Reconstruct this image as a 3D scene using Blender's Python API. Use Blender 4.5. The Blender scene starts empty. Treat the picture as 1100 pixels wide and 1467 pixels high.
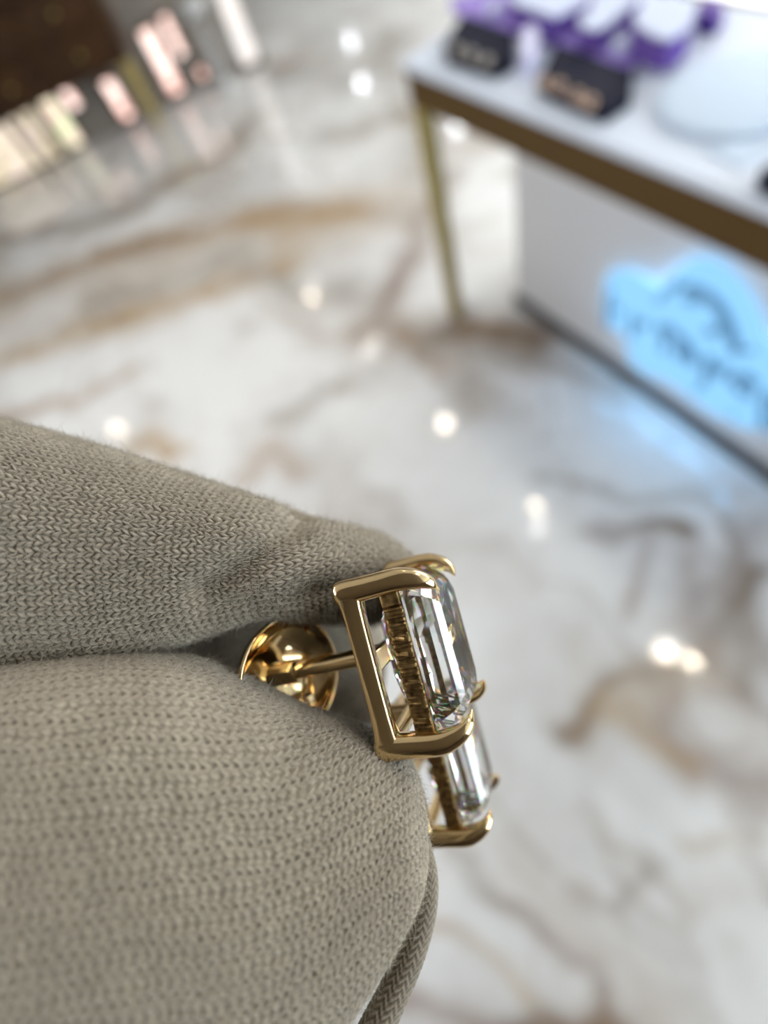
import bpy, math, random
import numpy as np
from mathutils import Matrix, Vector

# ------------------------------------------------------------------ camera, world, lights, exposure
FPX, CX, CY = 720.0, 550.0, 733.5
EYE = np.array([0.0, 0.0, 1.45])
R = np.array([[0.52530307, 0.81336381, -0.24999199],      # right
              [0.6777903, -0.57758229, -0.45497144],      # down
              [-0.51444825, 0.06955575, -0.85469585]])    # forward
S = bpy.context.scene
COL = S.collection
cd = bpy.data.cameras.new('camera')
cam = bpy.data.objects.new('camera', cd)
COL.objects.link(cam)
S.camera = cam
cd.sensor_fit = 'HORIZONTAL'
cd.sensor_width = 36.0
cd.lens = 36.0 * FPX / 1100.0
cd.clip_start = 0.002
cd.clip_end = 60
cd.dof.use_dof = True
cd.dof.focus_distance = 0.0362
cd.dof.aperture_fstop = cd.lens / 1.62
cm = np.eye(4)
cm[:3, 0], cm[:3, 1], cm[:3, 2], cm[:3, 3] = R[0], -R[1], -R[2], EYE
cam.matrix_world = Matrix(cm.tolist())

w = bpy.data.worlds.new('world')
S.world = w
w.use_nodes = True
w.node_tree.nodes['Background'].inputs[0].default_value = (1, .97, .93, 1)
w.node_tree.nodes['Background'].inputs[1].default_value = 0.3
S.view_settings.view_transform = 'Standard'
S.view_settings.look = 'None'
S.view_settings.exposure = 0.18
S.view_settings.gamma = 1.0
S.view_settings.use_curve_mapping = False
cy = S.cycles
cy.max_bounces = 14
cy.transmission_bounces = 14
cy.glossy_bounces = 6
cy.diffuse_bounces = 4
cy.caustics_reflective = False
cy.caustics_refractive = False
cy.sample_clamp_indirect = 6
cy.use_denoising = True


def area(name, loc, target, sx, sy, power, col):
    d = bpy.data.lights.new(name, 'AREA')
    d.shape = 'RECTANGLE'
    d.size, d.size_y, d.energy, d.color = sx, sy, power, col
    o = bpy.data.objects.new(name, d)
    COL.objects.link(o)
    o.location = loc
    v = Vector(target) - Vector(loc)
    o.rotation_euler = v.to_track_quat('-Z', 'Y').to_euler()
    return o


area('ceiling_panel_light', (-1.2, 4.3, 2.74), (-1.2, 2.8, 0.0), 4.8, 1.6, 150, (.98, .99, 1.0))  # added light beyond the counter, out of view, for overall brightness
area('wall_panel_light', (-2.2, 6.5, 1.6), (-1.0, 0, 0.9), 5, 1.9, 240, (.98, .99, 1.0))  # added soft light by the back wall, brightens the hand's upper side
area('ceiling_panel_light', (-1.35, -2.0, 2.74), (-.2, 0.3, 0.0), 2.2, 1.4, 125, (.99, .99, 1.0))  # added fill for the floor and the counter front
SPOT_W = 6

rng = np.random.default_rng(7)
random.seed(7)


# ------------------------------------------------------------------ helpers
def ray(px, py):
    return R.T @ np.array([(px - CX) / FPX, (py - CY) / FPX, 1.0])


def at_z(px, py, z):
    d = ray(px, py)
    return EYE + d * (z - EYE[2]) / d[2]


def at_y(px, py, y):
    d = ray(px, py)
    return EYE + d * (y - EYE[1]) / d[1]


def cam2w(p):
    """millimetres before the eye (right, down, forward) -> world metres"""
    p = np.asarray(p, float)
    return EYE + (p * 0.001) @ R


def mesh(name, verts, faces, smooth=False):
    me = bpy.data.meshes.new(name)
    if isinstance(faces, np.ndarray):
        verts = np.asarray(verts, np.float32)
        me.vertices.add(len(verts))
        me.vertices.foreach_set('co', verts.ravel())
        k = faces.shape[1]
        me.loops.add(faces.size)
        me.polygons.add(len(faces))
        me.loops.foreach_set('vertex_index', faces.astype(np.int32).ravel())
        me.polygons.foreach_set('loop_start', np.arange(0, faces.size, k, dtype=np.int32))
        me.update(calc_edges=True)
    else:
        me.from_pydata([tuple(map(float, v)) for v in verts], [], faces)
    me.validate()
    if smooth:
        me.polygons.foreach_set('use_smooth', np.ones(len(me.polygons), dtype=bool))
    me.update()
    return me


def obj(name, me, mat=None, parent=None, label=None, cat=None, group=None, kind=None, loc=None):
    o = bpy.data.objects.new(name, me)
    COL.objects.link(o)
    if mat is not None and me is not None:
        if not me.materials:
            me.materials.append(mat)
    if parent is not None:
        o.parent = parent
    if loc is not None:
        o.location = loc
    if label:
        o['label'] = label
    if cat:
        o['category'] = cat
    if group:
        o['group'] = group
    if kind:
        o['kind'] = kind
    return o


def empty(name, loc, label, cat, group=None):
    o = bpy.data.objects.new(name, None)
    COL.objects.link(o)
    o.location = loc
    o.empty_display_size = .02
    o['label'] = label
    o['category'] = cat
    if group:
        o['group'] = group
    return o


class MB:
    def __init__(s):
        s.v, s.f = [], []

    def add(s, vs, fs):
        b = len(s.v)
        s.v += [tuple(map(float, x)) for x in vs]
        s.f += [tuple(b + i for i in f) for f in fs]
        return s

    def prism(s, pts, axis, lo, hi, bevel=0.0):
        """polygon pts (2-D) extruded along axis; the third coordinate from lo to hi, edges of hi side bevelled"""
        def put(p, h):
            q = [p[0], p[1]]
            q.insert(axis, h)
            return q
        n = len(pts)
        P = np.array(pts, float)
        c = P.mean(0)
        rings = []
        if bevel:
            d = P - c
            L = np.linalg.norm(d, axis=1, keepdims=True)
            Q = c + d * (1 - bevel / L)
            rings = [(Q, lo), (P, lo + bevel * (1 if hi > lo else -1)), (P, hi - bevel * (1 if hi > lo else -1)), (Q, hi)]
        else:
            rings = [(P, lo), (P, hi)]
        vs = [put(p, h) for (ring, h) in rings for p in ring]
        fs = [tuple(range(n))[::-1], tuple(range((len(rings) - 1) * n, len(rings) * n))]
        for k in range(len(rings) - 1):
            for i in range(n):
                j = (i + 1) % n
                fs.append((k * n + i, k * n + j, (k + 1) * n + j, (k + 1) * n + i))
        return s.add(vs, fs)

    def box(s, x0, x1, y0, y1, z0, z1, bevel=0.0):
        return s.prism([(x0, y0), (x1, y0), (x1, y1), (x0, y1)], 2, z0, z1, bevel)

    def tube(s, pts, r, n=10, cap=True):
        pts = [np.array(p, float) for p in pts]
        rs = r if isinstance(r, (list, tuple, np.ndarray)) else [r] * len(pts)
        up = None
        vs, fs = [], []
        for i, p in enumerate(pts):
            t = pts[min(i + 1, len(pts) - 1)] - pts[max(i - 1, 0)]
            t /= np.linalg.norm(t)
            if up is None:
                a = np.array([0, 0, 1.]) if abs(t[2]) < .8 else np.array([1., 0, 0])
                up = np.cross(t, a)
            up = up - t * (up @ t)
            up /= np.linalg.norm(up)
            v2 = np.cross(t, up)
            for k in range(n):
                a = 2 * math.pi * k / n
                vs.append(p + rs[i] * (math.cos(a) * up + math.sin(a) * v2))
        for i in range(len(pts) - 1):
            for k in range(n):
                j = (k + 1) % n
                fs.append((i * n + k, i * n + j, (i + 1) * n + j, (i + 1) * n + k))
        if cap:
            fs.append(tuple(range(n))[::-1])
            fs.append(tuple((len(pts) - 1) * n + k for k in range(n)))
        return s.add(vs, fs)

    def rings(s, rings, cap=True, closed=True):
        n = len(rings[0])
        vs = [p for r in rings for p in r]
        fs = []
        for i in range(len(rings) - 1):
            for k in range(n if closed else n - 1):
                j = (k + 1) % n
                fs.append((i * n + k, i * n + j, (i + 1) * n + j, (i + 1) * n + k))
        if cap:
            fs.append(tuple(range(n))[::-1])
            fs.append(tuple((len(rings) - 1) * n + k for k in range(n)))
        return s.add(vs, fs)

    def mesh(s, name, smooth=False, off=None):
        v = s.v if off is None else [np.array(p) - off for p in s.v]
        return mesh(name, v, s.f, smooth)

    def build(s, name, mat, parent=None, smooth=False, off=None, **kw):
        return obj(name, s.mesh(name, smooth, off), mat, parent, **kw)


def smooth_by_angle(o, deg=35):
    me = o.data
    me.polygons.foreach_set('use_smooth', np.ones(len(me.polygons), dtype=bool))
    me.set_sharp_from_angle(angle=math.radians(deg))


def catmull(P, n):
    """dense Catmull-Rom through the rows of P"""
    P = np.asarray(P, float)
    Q = np.vstack([2 * P[0] - P[1], P, 2 * P[-1] - P[-2]])
    m = len(P) - 1
    out = []
    for i in range(m):
        t = np.linspace(0, 1, n, endpoint=False)[:, None]
        a, b, c, d = Q[i], Q[i + 1], Q[i + 2], Q[i + 3]
        out.append(.5 * ((2 * b) + (c - a) * t + (2 * a - 5 * b + 4 * c - d) * t ** 2 + (3 * b - a - 3 * c + d) * t ** 3))
    out.append(P[-1:])
    return np.vstack(out)


def copy_tree(o, parent=None):
    c = o.copy()
    COL.objects.link(c)
    c.parent = parent
    for ch in [x for x in list(bpy.data.objects) if x.parent == o]:
        copy_tree(ch, c)
    return c


def vnoise(x, y, seed):
    """value noise, vectorised"""
    xi, yi = np.floor(x).astype(np.int64), np.floor(y).astype(np.int64)
    fx, fy = x - xi, y - yi
    fx, fy = fx * fx * (3 - 2 * fx), fy * fy * (3 - 2 * fy)

    def hsh(a, b):
        h = (a * 374761393 + b * 668265263 + seed * 974634777) & 0xffffffff
        h = ((h ^ (h >> 13)) * 1274126177) & 0xffffffff
        return ((h ^ (h >> 16)) & 0xffff) / 65535.0
    a, b, c, d = hsh(xi, yi), hsh(xi + 1, yi), hsh(xi, yi + 1), hsh(xi + 1, yi + 1)
    return (a * (1 - fx) + b * fx) * (1 - fy) + (c * (1 - fx) + d * fx) * fy


def fbm(x, y, seed, oct=4):
    s, a, t = 0, .5, 0
    for i in range(oct):
        s = s + a * vnoise(x * 2 ** i, y * 2 ** i, seed + i * 17)
        t += a
        a *= .5
    return s / t


# ------------------------------------------------------------------ materials
def mat(name, col, rough=.5, metal=0.0, emit=None, estr=0.0, noise=None, bump=None, coat=0.0, spec=.5, sheen=0.0):
    m = bpy.data.materials.new(name)
    m.use_nodes = True
    nt = m.node_tree
    b = nt.nodes['Principled BSDF']
    b.inputs['Base Color'].default_value = (*col, 1)
    b.inputs['Roughness'].default_value = rough
    b.inputs['Metallic'].default_value = metal
    b.inputs['Coat Weight'].default_value = coat
    b.inputs['Specular IOR Level'].default_value = spec
    b.inputs['Sheen Weight'].default_value = sheen
    if emit:
        b.inputs['Emission Color'].default_value = (*emit, 1)
        b.inputs['Emission Strength'].default_value = estr
    tc = nt.nodes.new('ShaderNodeTexCoord')
    if noise:
        scale, amount, col2 = noise
        n = nt.nodes.new('ShaderNodeTexNoise')
        n.inputs['Scale'].default_value = scale
        n.inputs['Detail'].default_value = 5
        nt.links.new(tc.outputs['Object'], n.inputs['Vector'])
        mr = nt.nodes.new('ShaderNodeMapRange')
        mr.inputs[1].default_value, mr.inputs[2].default_value = .35, .7
        mr.inputs[4].default_value = amount
        nt.links.new(n.outputs['Fac'], mr.inputs[0])
        mx = nt.nodes.new('ShaderNodeMix')
        mx.data_type = 'RGBA'
        mx.inputs[6].default_value = (*col, 1)
        mx.inputs[7].default_value = (*col2, 1)
        nt.links.new(mr.outputs[0], mx.inputs[0])
        nt.links.new(mx.outputs[2], b.inputs['Base Color'])
    if bump:
        scale, dist, st = bump
        n2 = nt.nodes.new('ShaderNodeTexNoise')
        n2.inputs['Scale'].default_value = scale
        n2.inputs['Detail'].default_value = 3
        nt.links.new(tc.outputs['Object'], n2.inputs['Vector'])
        bp = nt.nodes.new('ShaderNodeBump')
        bp.inputs['Distance'].default_value = dist
        bp.inputs['Strength'].default_value = st
        nt.links.new(n2.outputs['Fac'], bp.inputs['Height'])
        nt.links.new(bp.outputs[0], b.inputs['Normal'])
    return m


def emission(name, col, strength, noise=None):
    m = bpy.data.materials.new(name)
    m.use_nodes = True
    nt = m.node_tree
    nt.nodes.remove(nt.nodes['Principled BSDF'])
    e = nt.nodes.new('ShaderNodeEmission')
    e.inputs[0].default_value = (*col, 1)
    e.inputs[1].default_value = strength
    nt.links.new(e.outputs[0], nt.nodes['Material Output'].inputs[0])
    if noise:
        scale, cols, lo = noise
        tc = nt.nodes.new('ShaderNodeTexCoord')
        n = nt.nodes.new('ShaderNodeTexNoise')
        n.inputs['Scale'].default_value = scale
        n.inputs['Detail'].default_value = 2
        nt.links.new(tc.outputs['Object'], n.inputs['Vector'])
        r = nt.nodes.new('ShaderNodeValToRGB')
        els = r.color_ramp.elements
        els[0].position, els[0].color = .34, (*cols[0], 1)
        els[1].position, els[1].color = .62, (*cols[-1], 1)
        if len(cols) == 3:
            q = els.new(.48)
            q.color = (*cols[1], 1)
        nt.links.new(n.outputs['Fac'], r.inputs[0])
        nt.links.new(r.outputs[0], e.inputs[0])
    return m


def diamond(name):
    """three slightly different indices, one per colour: the stone's dispersion"""
    m = bpy.data.materials.new(name)
    m.use_nodes = True
    nt = m.node_tree
    nt.nodes.remove(nt.nodes['Principled BSDF'])
    prev = None
    for c, ior in (((.84, .84, .84), 2.0), ((.16, 0, 0), 1.97), ((0, .16, 0), 2.0), ((0, 0, .16), 2.04)):
        g = nt.nodes.new('ShaderNodeBsdfGlass')
        g.inputs['Color'].default_value = (*c, 1)
        g.inputs['Roughness'].default_value = 0.0
        g.inputs['IOR'].default_value = ior
        if prev is None:
            prev = g
        else:
            a = nt.nodes.new('ShaderNodeAddShader')
            nt.links.new(prev.outputs[0], a.inputs[0])
            nt.links.new(g.outputs[0], a.inputs[1])
            prev = a
    nt.links.new(prev.outputs[0], nt.nodes['Material Output'].inputs[0])
    return m


M = {}
M['gold'] = mat('polished_gold', (.80, .595, .32), .10, 1.0, bump=(900, .00004, .25))
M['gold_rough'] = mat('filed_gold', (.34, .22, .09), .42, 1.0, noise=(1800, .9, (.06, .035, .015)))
M['stone'] = diamond('clear_stone')
M['white_top'] = mat('white_counter_top', (.60, .66, .76), .55, noise=(3, .15, (.56, .62, .72)), spec=.25)
M['bronze'] = mat('bronze_edge', (.085, .046, .009), .55, .1, noise=(20, .3, (.06, .033, .007)), spec=.25)
M['brass'] = mat('brass_leg', (.42, .33, .10), .35, .55, noise=(14, .3, (.3, .22, .07)))
M['panel'] = mat('white_panel', (.60, .61, .63), .4, noise=(2, .2, (.55, .56, .58)))
M['kick'] = mat('dark_kick', (.06, .055, .055), .5, noise=(9, .3, (.04, .04, .04)))
M['sign_board'] = emission('sign_glow', (.30, .64, 1.0), 1.0)
M['led'] = emission('sign_led', (.20, .56, 1.0), 42.0)
M['sign_letter'] = mat('sign_letter_face', (.10, .22, .36), .4, emit=(.14, .38, .66), estr=.30)
M['purple'] = mat('purple_velvet', (.13, .07, .34), .8, noise=(40, .3, (.10, .05, .28)), sheen=.15, spec=.2)
M['lilac'] = mat('lilac_velvet', (.27, .19, .56), .8, noise=(30, .3, (.22, .15, .5)), sheen=.15, spec=.2)
M['pad'] = mat('white_pad', (.60, .66, .82), .8, noise=(60, .15, (.55, .6, .75)), spec=.2)
M['navy'] = mat('dark_navy_lacquer', (.012, .014, .028), .6, noise=(20, .4, (.014, .014, .025)), spec=.08)
M['acrylic'] = mat('frosted_acrylic', (.72, .72, .95), .25, noise=(30, .2, (.62, .6, .9)))
M['rosegold'] = mat('rose_gold', (.62, .46, .36), .3, 1.0, noise=(200, .3, (.7, .45, .3)))
M['silver'] = mat('pale_metal', (.6, .56, .5), .35, .8, noise=(200, .4, (.4, .36, .3)))
M['dome'] = mat('pale_blue_cushion', (.54, .64, .76), .8, noise=(12, .3, (.5, .6, .72)), spec=.2)
M['dark_wood'] = mat('dark_walnut', (.055, .023, .006), .5, noise=(6, .8, (.016, .006, .002)), spec=.25)
M['wall_dim'] = mat('taupe_wall', (.28, .25, .22), .7, noise=(3, .5, (.2, .17, .14)))
M['wall_white'] = mat('white_wall', (.72, .71, .69), .8, noise=(1.2, .2, (.66, .65, .63)))
M['wall_dark'] = mat('dark_wall', (.07, .05, .035), .6, noise=(1.5, .5, (.04, .03, .02)))
M['bulkhead'] = mat('brown_bulkhead', (.17, .14, .11), .7, noise=(1.5, .5, (.12, .10, .08)))
M['ceil'] = mat('ceiling_paint', (.62, .61, .59), .9, noise=(1.2, .2, (.58, .57, .55)))
M['warm_lamp'] = emission('warm_lamp', (1.0, .80, .52), 34)
M['cool_lamp'] = emission('cool_lamp', (.90, .96, 1.0), 60)
M['faint_lamp'] = emission('dim_lamp', (.80, .90, 1.0), 4)
M['lamp_ring'] = mat('lamp_ring', (.8, .8, .8), .4, noise=(9, .2, (.7, .7, .7)))
M['mullion'] = mat('brown_mullion', (.10, .07, .05), .5, noise=(9, .4, (.06, .04, .03)))
M['pane_pink'] = emission('daylight_pink_pane', (1, .6, .5), 2.1, noise=(16, [(.55, .30, .25), (1, .68, .60), (1, .85, .78)], 0))  # glow in place of highlights on shiny legs, likewise cream and green
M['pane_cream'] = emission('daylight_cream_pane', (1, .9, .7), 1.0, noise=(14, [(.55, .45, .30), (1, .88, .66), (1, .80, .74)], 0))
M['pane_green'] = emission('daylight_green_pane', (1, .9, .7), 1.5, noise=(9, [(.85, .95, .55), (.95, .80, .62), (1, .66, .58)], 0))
M['pane_white'] = emission('lit_white_post', (1, .95, .9), 1.15, noise=(8, [(.8, .9, .95), (1, .9, .85), (1, .95, .9)], 0))
M['daylight'] = emission('shop_window_daylight', (.80, .92, 1.0), 8.5)  # glow of the added panel on the right wall
M['grey_object'] = mat('grey_enamel', (.45, .46, .46), .4, noise=(8, .3, (.36, .36, .36)))


def knit_material():
    m = bpy.data.materials.new('knitted_cotton')
    m.use_nodes = True
    nt = m.node_tree
    b = nt.nodes['Principled BSDF']
    b.inputs['Roughness'].default_value = .95
    b.inputs['Specular IOR Level'].default_value = .1
    b.inputs['Sheen Weight'].default_value = .25
    b.inputs['Sheen Roughness'].default_value = .6
    at = nt.nodes.new('ShaderNodeAttribute')
    at.attribute_name = 'yarn'
    tc = nt.nodes.new('ShaderNodeTexCoord')
    n = nt.nodes.new('ShaderNodeTexNoise')
    n.inputs['Scale'].default_value = 420
    n.inputs['Detail'].default_value = 4
    nt.links.new(tc.outputs['Object'], n.inputs['Vector'])
    n2 = nt.nodes.new('ShaderNodeTexNoise')
    n2.inputs['Scale'].default_value = 6000
    n2.inputs['Detail'].default_value = 3
    nt.links.new(tc.outputs['Object'], n2.inputs['Vector'])
    r = nt.nodes.new('ShaderNodeMix')
    r.data_type = 'RGBA'
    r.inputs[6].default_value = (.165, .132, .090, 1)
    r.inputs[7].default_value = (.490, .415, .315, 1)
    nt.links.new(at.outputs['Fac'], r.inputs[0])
    r2 = nt.nodes.new('ShaderNodeMix')
    r2.data_type = 'RGBA'
    r2.blend_type = 'MULTIPLY'
    r2.inputs[0].default_value = .35
    nt.links.new(r.outputs[2], r2.inputs[6])
    nt.links.new(n.outputs['Fac'], r2.inputs[7])
    nt.links.new(r2.outputs[2], b.inputs['Base Color'])
    bp = nt.nodes.new('ShaderNodeBump')
    bp.inputs['Distance'].default_value = .00006
    bp.inputs['Strength'].default_value = .6
    nt.links.new(n2.outputs['Fac'], bp.inputs['Height'])
    nt.links.new(bp.outputs[0], b.inputs['Normal'])
    return m


M['knit'] = knit_material()
M['fuzz'] = mat('cotton_fuzz', (.46, .41, .33), .9, noise=(900, .3, (.38, .34, .27)), spec=.1)


# ------------------------------------------------------------------ the room
def marble():
    def lines(*spec):
        out = []
        for a, b, n in spec:
            out.append(np.linspace(a, b, n, endpoint=False))
        return np.concatenate(out + [[spec[-1][1]]])
    xs = lines((-14, -5.6, 60), (-5.6, -3.2, 110), (-3.2, .7, 330), (.7, 2.6, 15))
    ys = lines((-4.2, -1.5, 25), (-1.5, 1.5, 250), (1.5, 3.0, 60), (3.0, 6.6, 20))
    X, Y = np.meshgrid(xs, ys, indexing='ij')
    x, y = X.ravel(), Y.ravel()
    wx = x + .22 * (fbm(x * 2.1, y * 2.1, 3) - .5) + .10 * (fbm(x * 7, y * 7, 5) - .5)
    wy = y + .22 * (fbm(x * 2.1, y * 2.1, 9) - .5) + .10 * (fbm(x * 7, y * 7, 11) - .5)
    white = np.array([.725, .725, .715])
    col = np.tile(white, (len(x), 1))
    cloud = fbm(wx * 1.6, wy * 1.6, 21, 5)
    col *= (1 - .22 * np.clip((cloud - .45) * 3, 0, 1))[:, None]

    def paint(pxs, width, rgb, amt=.9, nz=.6, seed=0):
        nonlocal col
        P = np.array([at_z(px, py, 0)[:2] for px, py in pxs])
        d = np.full(len(x), 1e9)
        for a, b in zip(P[:-1], P[1:]):
            ab = b - a
            t = np.clip(((wx - a[0]) * ab[0] + (wy - a[1]) * ab[1]) / (ab @ ab), 0, 1)
            d = np.minimum(d, np.hypot(wx - a[0] - t * ab[0], wy - a[1] - t * ab[1]))
        n = fbm(wx * 5 + seed, wy * 5, 31 + seed, 4)
        k = amt * np.exp(-(d / width) ** 2) * np.clip(1 - nz + nz * 2.2 * (n - .1), 0, 1.15)
        k = np.clip(k, 0, 1)[:, None]
        col = col * (1 - k) + np.array(rgb) * k
    TAN, GOLD, GREY, BRN, MAU = (.29, .18, .085), (.36, .23, .09), (.31, .28, .24), (.17, .11, .065), (.25, .185, .15)
    paint([(-60, 440), (90, 395), (200, 352), (310, 335), (400, 312), (500, 300)], .13, TAN, .85, .5, 1)
    paint([(360, 322), (420, 326), (480, 300)], .13, GOLD, .62, .4, 2)
    paint([(-80, 470), (100, 430), (260, 385), (420, 340), (520, 300)], .30, (.50, .42, .33), .55, .8, 40)
    paint([(-60, 300), (100, 310), (260, 240), (360, 160)], .22, (.56, .53, .49), .35, .8, 41)
    paint([(0, 520), (120, 470), (250, 430), (350, 398), (430, 370)], .085, GOLD, .7, .5, 3)
    paint([(-20, 345), (30, 340), (70, 325)], .09, BRN, .7, .3, 4)
    paint([(100, 330), (200, 290), (260, 255), (320, 225), (345, 175)], .10, GREY, .9, .5, 5)
    paint([(230, 262), (300, 235)], .06, TAN, .5, .3, 6)
    paint([(120, 440), (220, 410), (330, 370), (440, 400), (520, 420)], .10, GREY, .7, .6, 7)
    paint([(520, 480), (550, 430), (585, 360), (600, 300), (640, 250)], .085, MAU, .75, .5, 8)
    paint([(570, 490), (640, 475), (700, 462), (770, 490)], .10, BRN, .95, .25, 9)
    paint([(600, 520), (700, 500), (820, 520), (900, 560)], .06, GREY, .6, .5, 10)
    paint([(560, 470), (590, 520), (640, 540)], .05, TAN, .6, .5, 11)
    paint([(-40, 610), (60, 585), (120, 560), (190, 512)], .05, TAN, .75, .4, 12)
    paint([(195, 640), (235, 625), (260, 645)], .055, GOLD, .8, .3, 13)
    paint([(350, 690), (385, 650), (430, 680)], .05, TAN, .6, .4, 14)
    paint([(400, 610), (460, 575), (530, 545)], .05, GREY, .7, .5, 15)
    paint([(470, 190), (560, 170), (600, 160)], .14, GREY, .6, .5, 16)
    paint([(400, 100), (500, 120), (570, 60)], .14, GREY, .5, .5, 17)
    paint([(560, 40), (600, 240)], .10, GREY, .6, .4, 18)
    # right side
    paint([(850, 778), (885, 755), (920, 742), (965, 760)], .035, BRN, .85, .4, 19)
    paint([(905, 880), (900, 830), (910, 770)], .022, MAU, .6, .5, 20)
    paint([(820, 1050), (850, 1028), (900, 985), (950, 965), (1010, 940), (1060, 890), (1100, 830)], .032, BRN, .9, .45, 21)
    paint([(1040, 740), (1075, 820), (1080, 930)], .035, BRN, .75, .5, 22)
    paint([(960, 1000), (1000, 1060), (1050, 1100), (1110, 1160)], .04, MAU, .85, .45, 23)
    paint([(890, 1010), (950, 1040), (1020, 1080)], .03, GOLD, .6, .5, 24)
    paint([(980, 800), (1000, 880), (1030, 960), (1090, 1000)], .045, MAU, .55, .6, 25)
    paint([(1020, 860), (1100, 760)], .04, MAU, .5, .5, 26)
    paint([(780, 700), (860, 690), (960, 700), (1060, 700)], .03, GREY, .5, .6, 27)
    paint([(740, 1295), (800, 1325), (865, 1350), (880, 1400), (872, 1480)], .020, MAU, .7, .45, 28)
    paint([(945, 1200), (925, 1260), (900, 1290)], .016, GREY, .7, .4, 29)
    paint([(580, 1440), (640, 1455), (720, 1462), (800, 1440), (900, 1470)], .030, MAU, .8, .5, 30)
    paint([(655, 1225), (690, 1260), (720, 1290)], .022, GREY, .6, .5, 31)
    paint([(620, 1330), (680, 1360), (760, 1420)], .016, GOLD, .5, .5, 32)
    paint([(1000, 1180), (1100, 1220)], .022, GOLD, .35, .5, 33)
    paint([(930, 800), (1000, 900), (1080, 980), (1120, 1080)], .085, (.42, .35, .29), .6, .85, 42)
    paint([(840, 1050), (960, 980), (1080, 960)], .06, (.44, .37, .29), .6, .8, 43)
    paint([(700, 1480), (820, 1450), (960, 1480)], .035, BRN, .6, .6, 44)
    paint([(760, 1240), (840, 1300), (960, 1420)], .05, (.5, .45, .4), .5, .9, 45)
    # thin veins elsewhere
    v = 1 - np.abs(fbm(wx * 1.3 + 7, wy * 1.3, 77, 5) - .5) * 22
    far = np.clip(v, 0, 1) * .45
    vis = np.clip((np.maximum(x - .4, -5.2 - x)) * 2, 0, 1)
    ex, ey = wx * .55 + wy * .25, wy * 1.25 - wx * .45
    ba = fbm(ex * 2.2 + 3, ey * 2.2, 91, 5)
    band = np.clip((ba - .52) * 5, 0, 1) * np.clip((fbm(wx * 6, wy * 6, 95, 4) - .25) * 2.2, 0, 1)
    kk = (.62 * band)[:, None]
    col = col * (1 - kk) + (np.array((.40, .31, .22)) * cloud[:, None] + np.array((.36, .33, .30)) * (1 - cloud[:, None])) * kk
    vv = np.clip(1 - np.abs(fbm(ex * 2.6 + 1, ey * 2.6, 98, 5) - .5) * 26, 0, 1) * np.clip((fbm(wx * 2, wy * 2, 99, 3) - .35) * 3, 0, 1)
    kk = (.5 * vv)[:, None]
    col = col * (1 - kk) + np.array((.27, .21, .16)) * kk
    k = (far * (.25 + .75 * vis))[:, None]
    col = col * (1 - k) + np.array(TAN) * k
    nx, ny = len(xs), len(ys)
    I = np.arange(nx * ny).reshape(nx, ny)
    faces = np.stack([I[:-1, :-1], I[1:, :-1], I[1:, 1:], I[:-1, 1:]], -1).reshape(-1, 4)
    me = mesh('floor', np.stack([x, y, 0 * x], 1), faces)
    ca = me.color_attributes.new('stone', 'FLOAT_COLOR', 'POINT')
    ca.data.foreach_set('color', np.concatenate([np.clip(col, 0, 1), np.ones((len(x), 1))], 1).astype(np.float32).ravel())
    m = mat('veined_marble', (.7, .7, .7), .07, spec=.5)
    nt = m.node_tree
    b = nt.nodes['Principled BSDF']
    a = nt.nodes.new('ShaderNodeAttribute')
    a.attribute_name = 'stone'
    tc = nt.nodes.new('ShaderNodeTexCoord')
    n = nt.nodes.new('ShaderNodeTexNoise')
    n.inputs['Scale'].default_value = 14
    n.inputs['Detail'].default_value = 6
    nt.links.new(tc.outputs['Object'], n.inputs['Vector'])
    mx = nt.nodes.new('ShaderNodeMix')
    mx.data_type = 'RGBA'
    mx.blend_type = 'OVERLAY'
    mx.inputs[0].default_value = .18
    nt.links.new(a.outputs['Color'], mx.inputs[6])
    nt.links.new(n.outputs['Fac'], mx.inputs[7])
    nt.links.new(mx.outputs[2], b.inputs['Base Color'])
    obj('floor', me, m, kind='structure')


marble()
RX0, RX1, RY0, RY1, RH = -14.0, 2.6, -4.2, 6.6, 2.8
MB().box(RX0, RX1, RY0, RY1, RH, RH + .1).build('ceiling', M['ceil'], kind='structure')
MB().box(RX0 - .1, RX0, RY0, RY1, 0, RH).build('wall_left', M['wall_white'], kind='structure')
MB().box(RX1, RX1 + .1, RY0, RY1, 0, RH).build('wall_right', M['wall_dark'], kind='structure')
MB().box(RX0, RX1, RY1, RY1 + .1, 0, RH).build('wall_back', M['wall_white'], kind='structure')
MB().box(RX0, RX1, RY0 - .1, RY0, 0, RH).build('wall_front', M['wall_dark'], kind='structure')

MB().box(-.2, 2.0, -2.6, .7, 2.5, RH).build('trim_1', M['bulkhead'], kind='structure')  # added dark block, unseen, darkens the gold's reflections and light on the hand
root = bpy.data.objects.new('window_8', None)  # added glowing panel, unseen, for the stone's bright facet and the hand
COL.objects.link(root)
root['kind'] = 'structure'
root.location = (RX1, 2.5, 1.0)
off = np.array(root.location)
fr = MB()
for y in (1.0, 2.5, 4.0):
    fr.box(RX1 - .06, RX1, y - .04, y + .04, .9, 2.6)
for z in (.9, 2.6):
    fr.box(RX1 - .06, RX1, .96, 4.04, z - .04, z + .04)
fr.build('window_frame', M['mullion'], root, off=off)
for y in (1.0, 2.5):
    MB().box(RX1 - .03, RX1 - .01, y + .04, y + 1.46, .94, 2.56).build('pane', M['daylight'], root, off=off)

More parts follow.
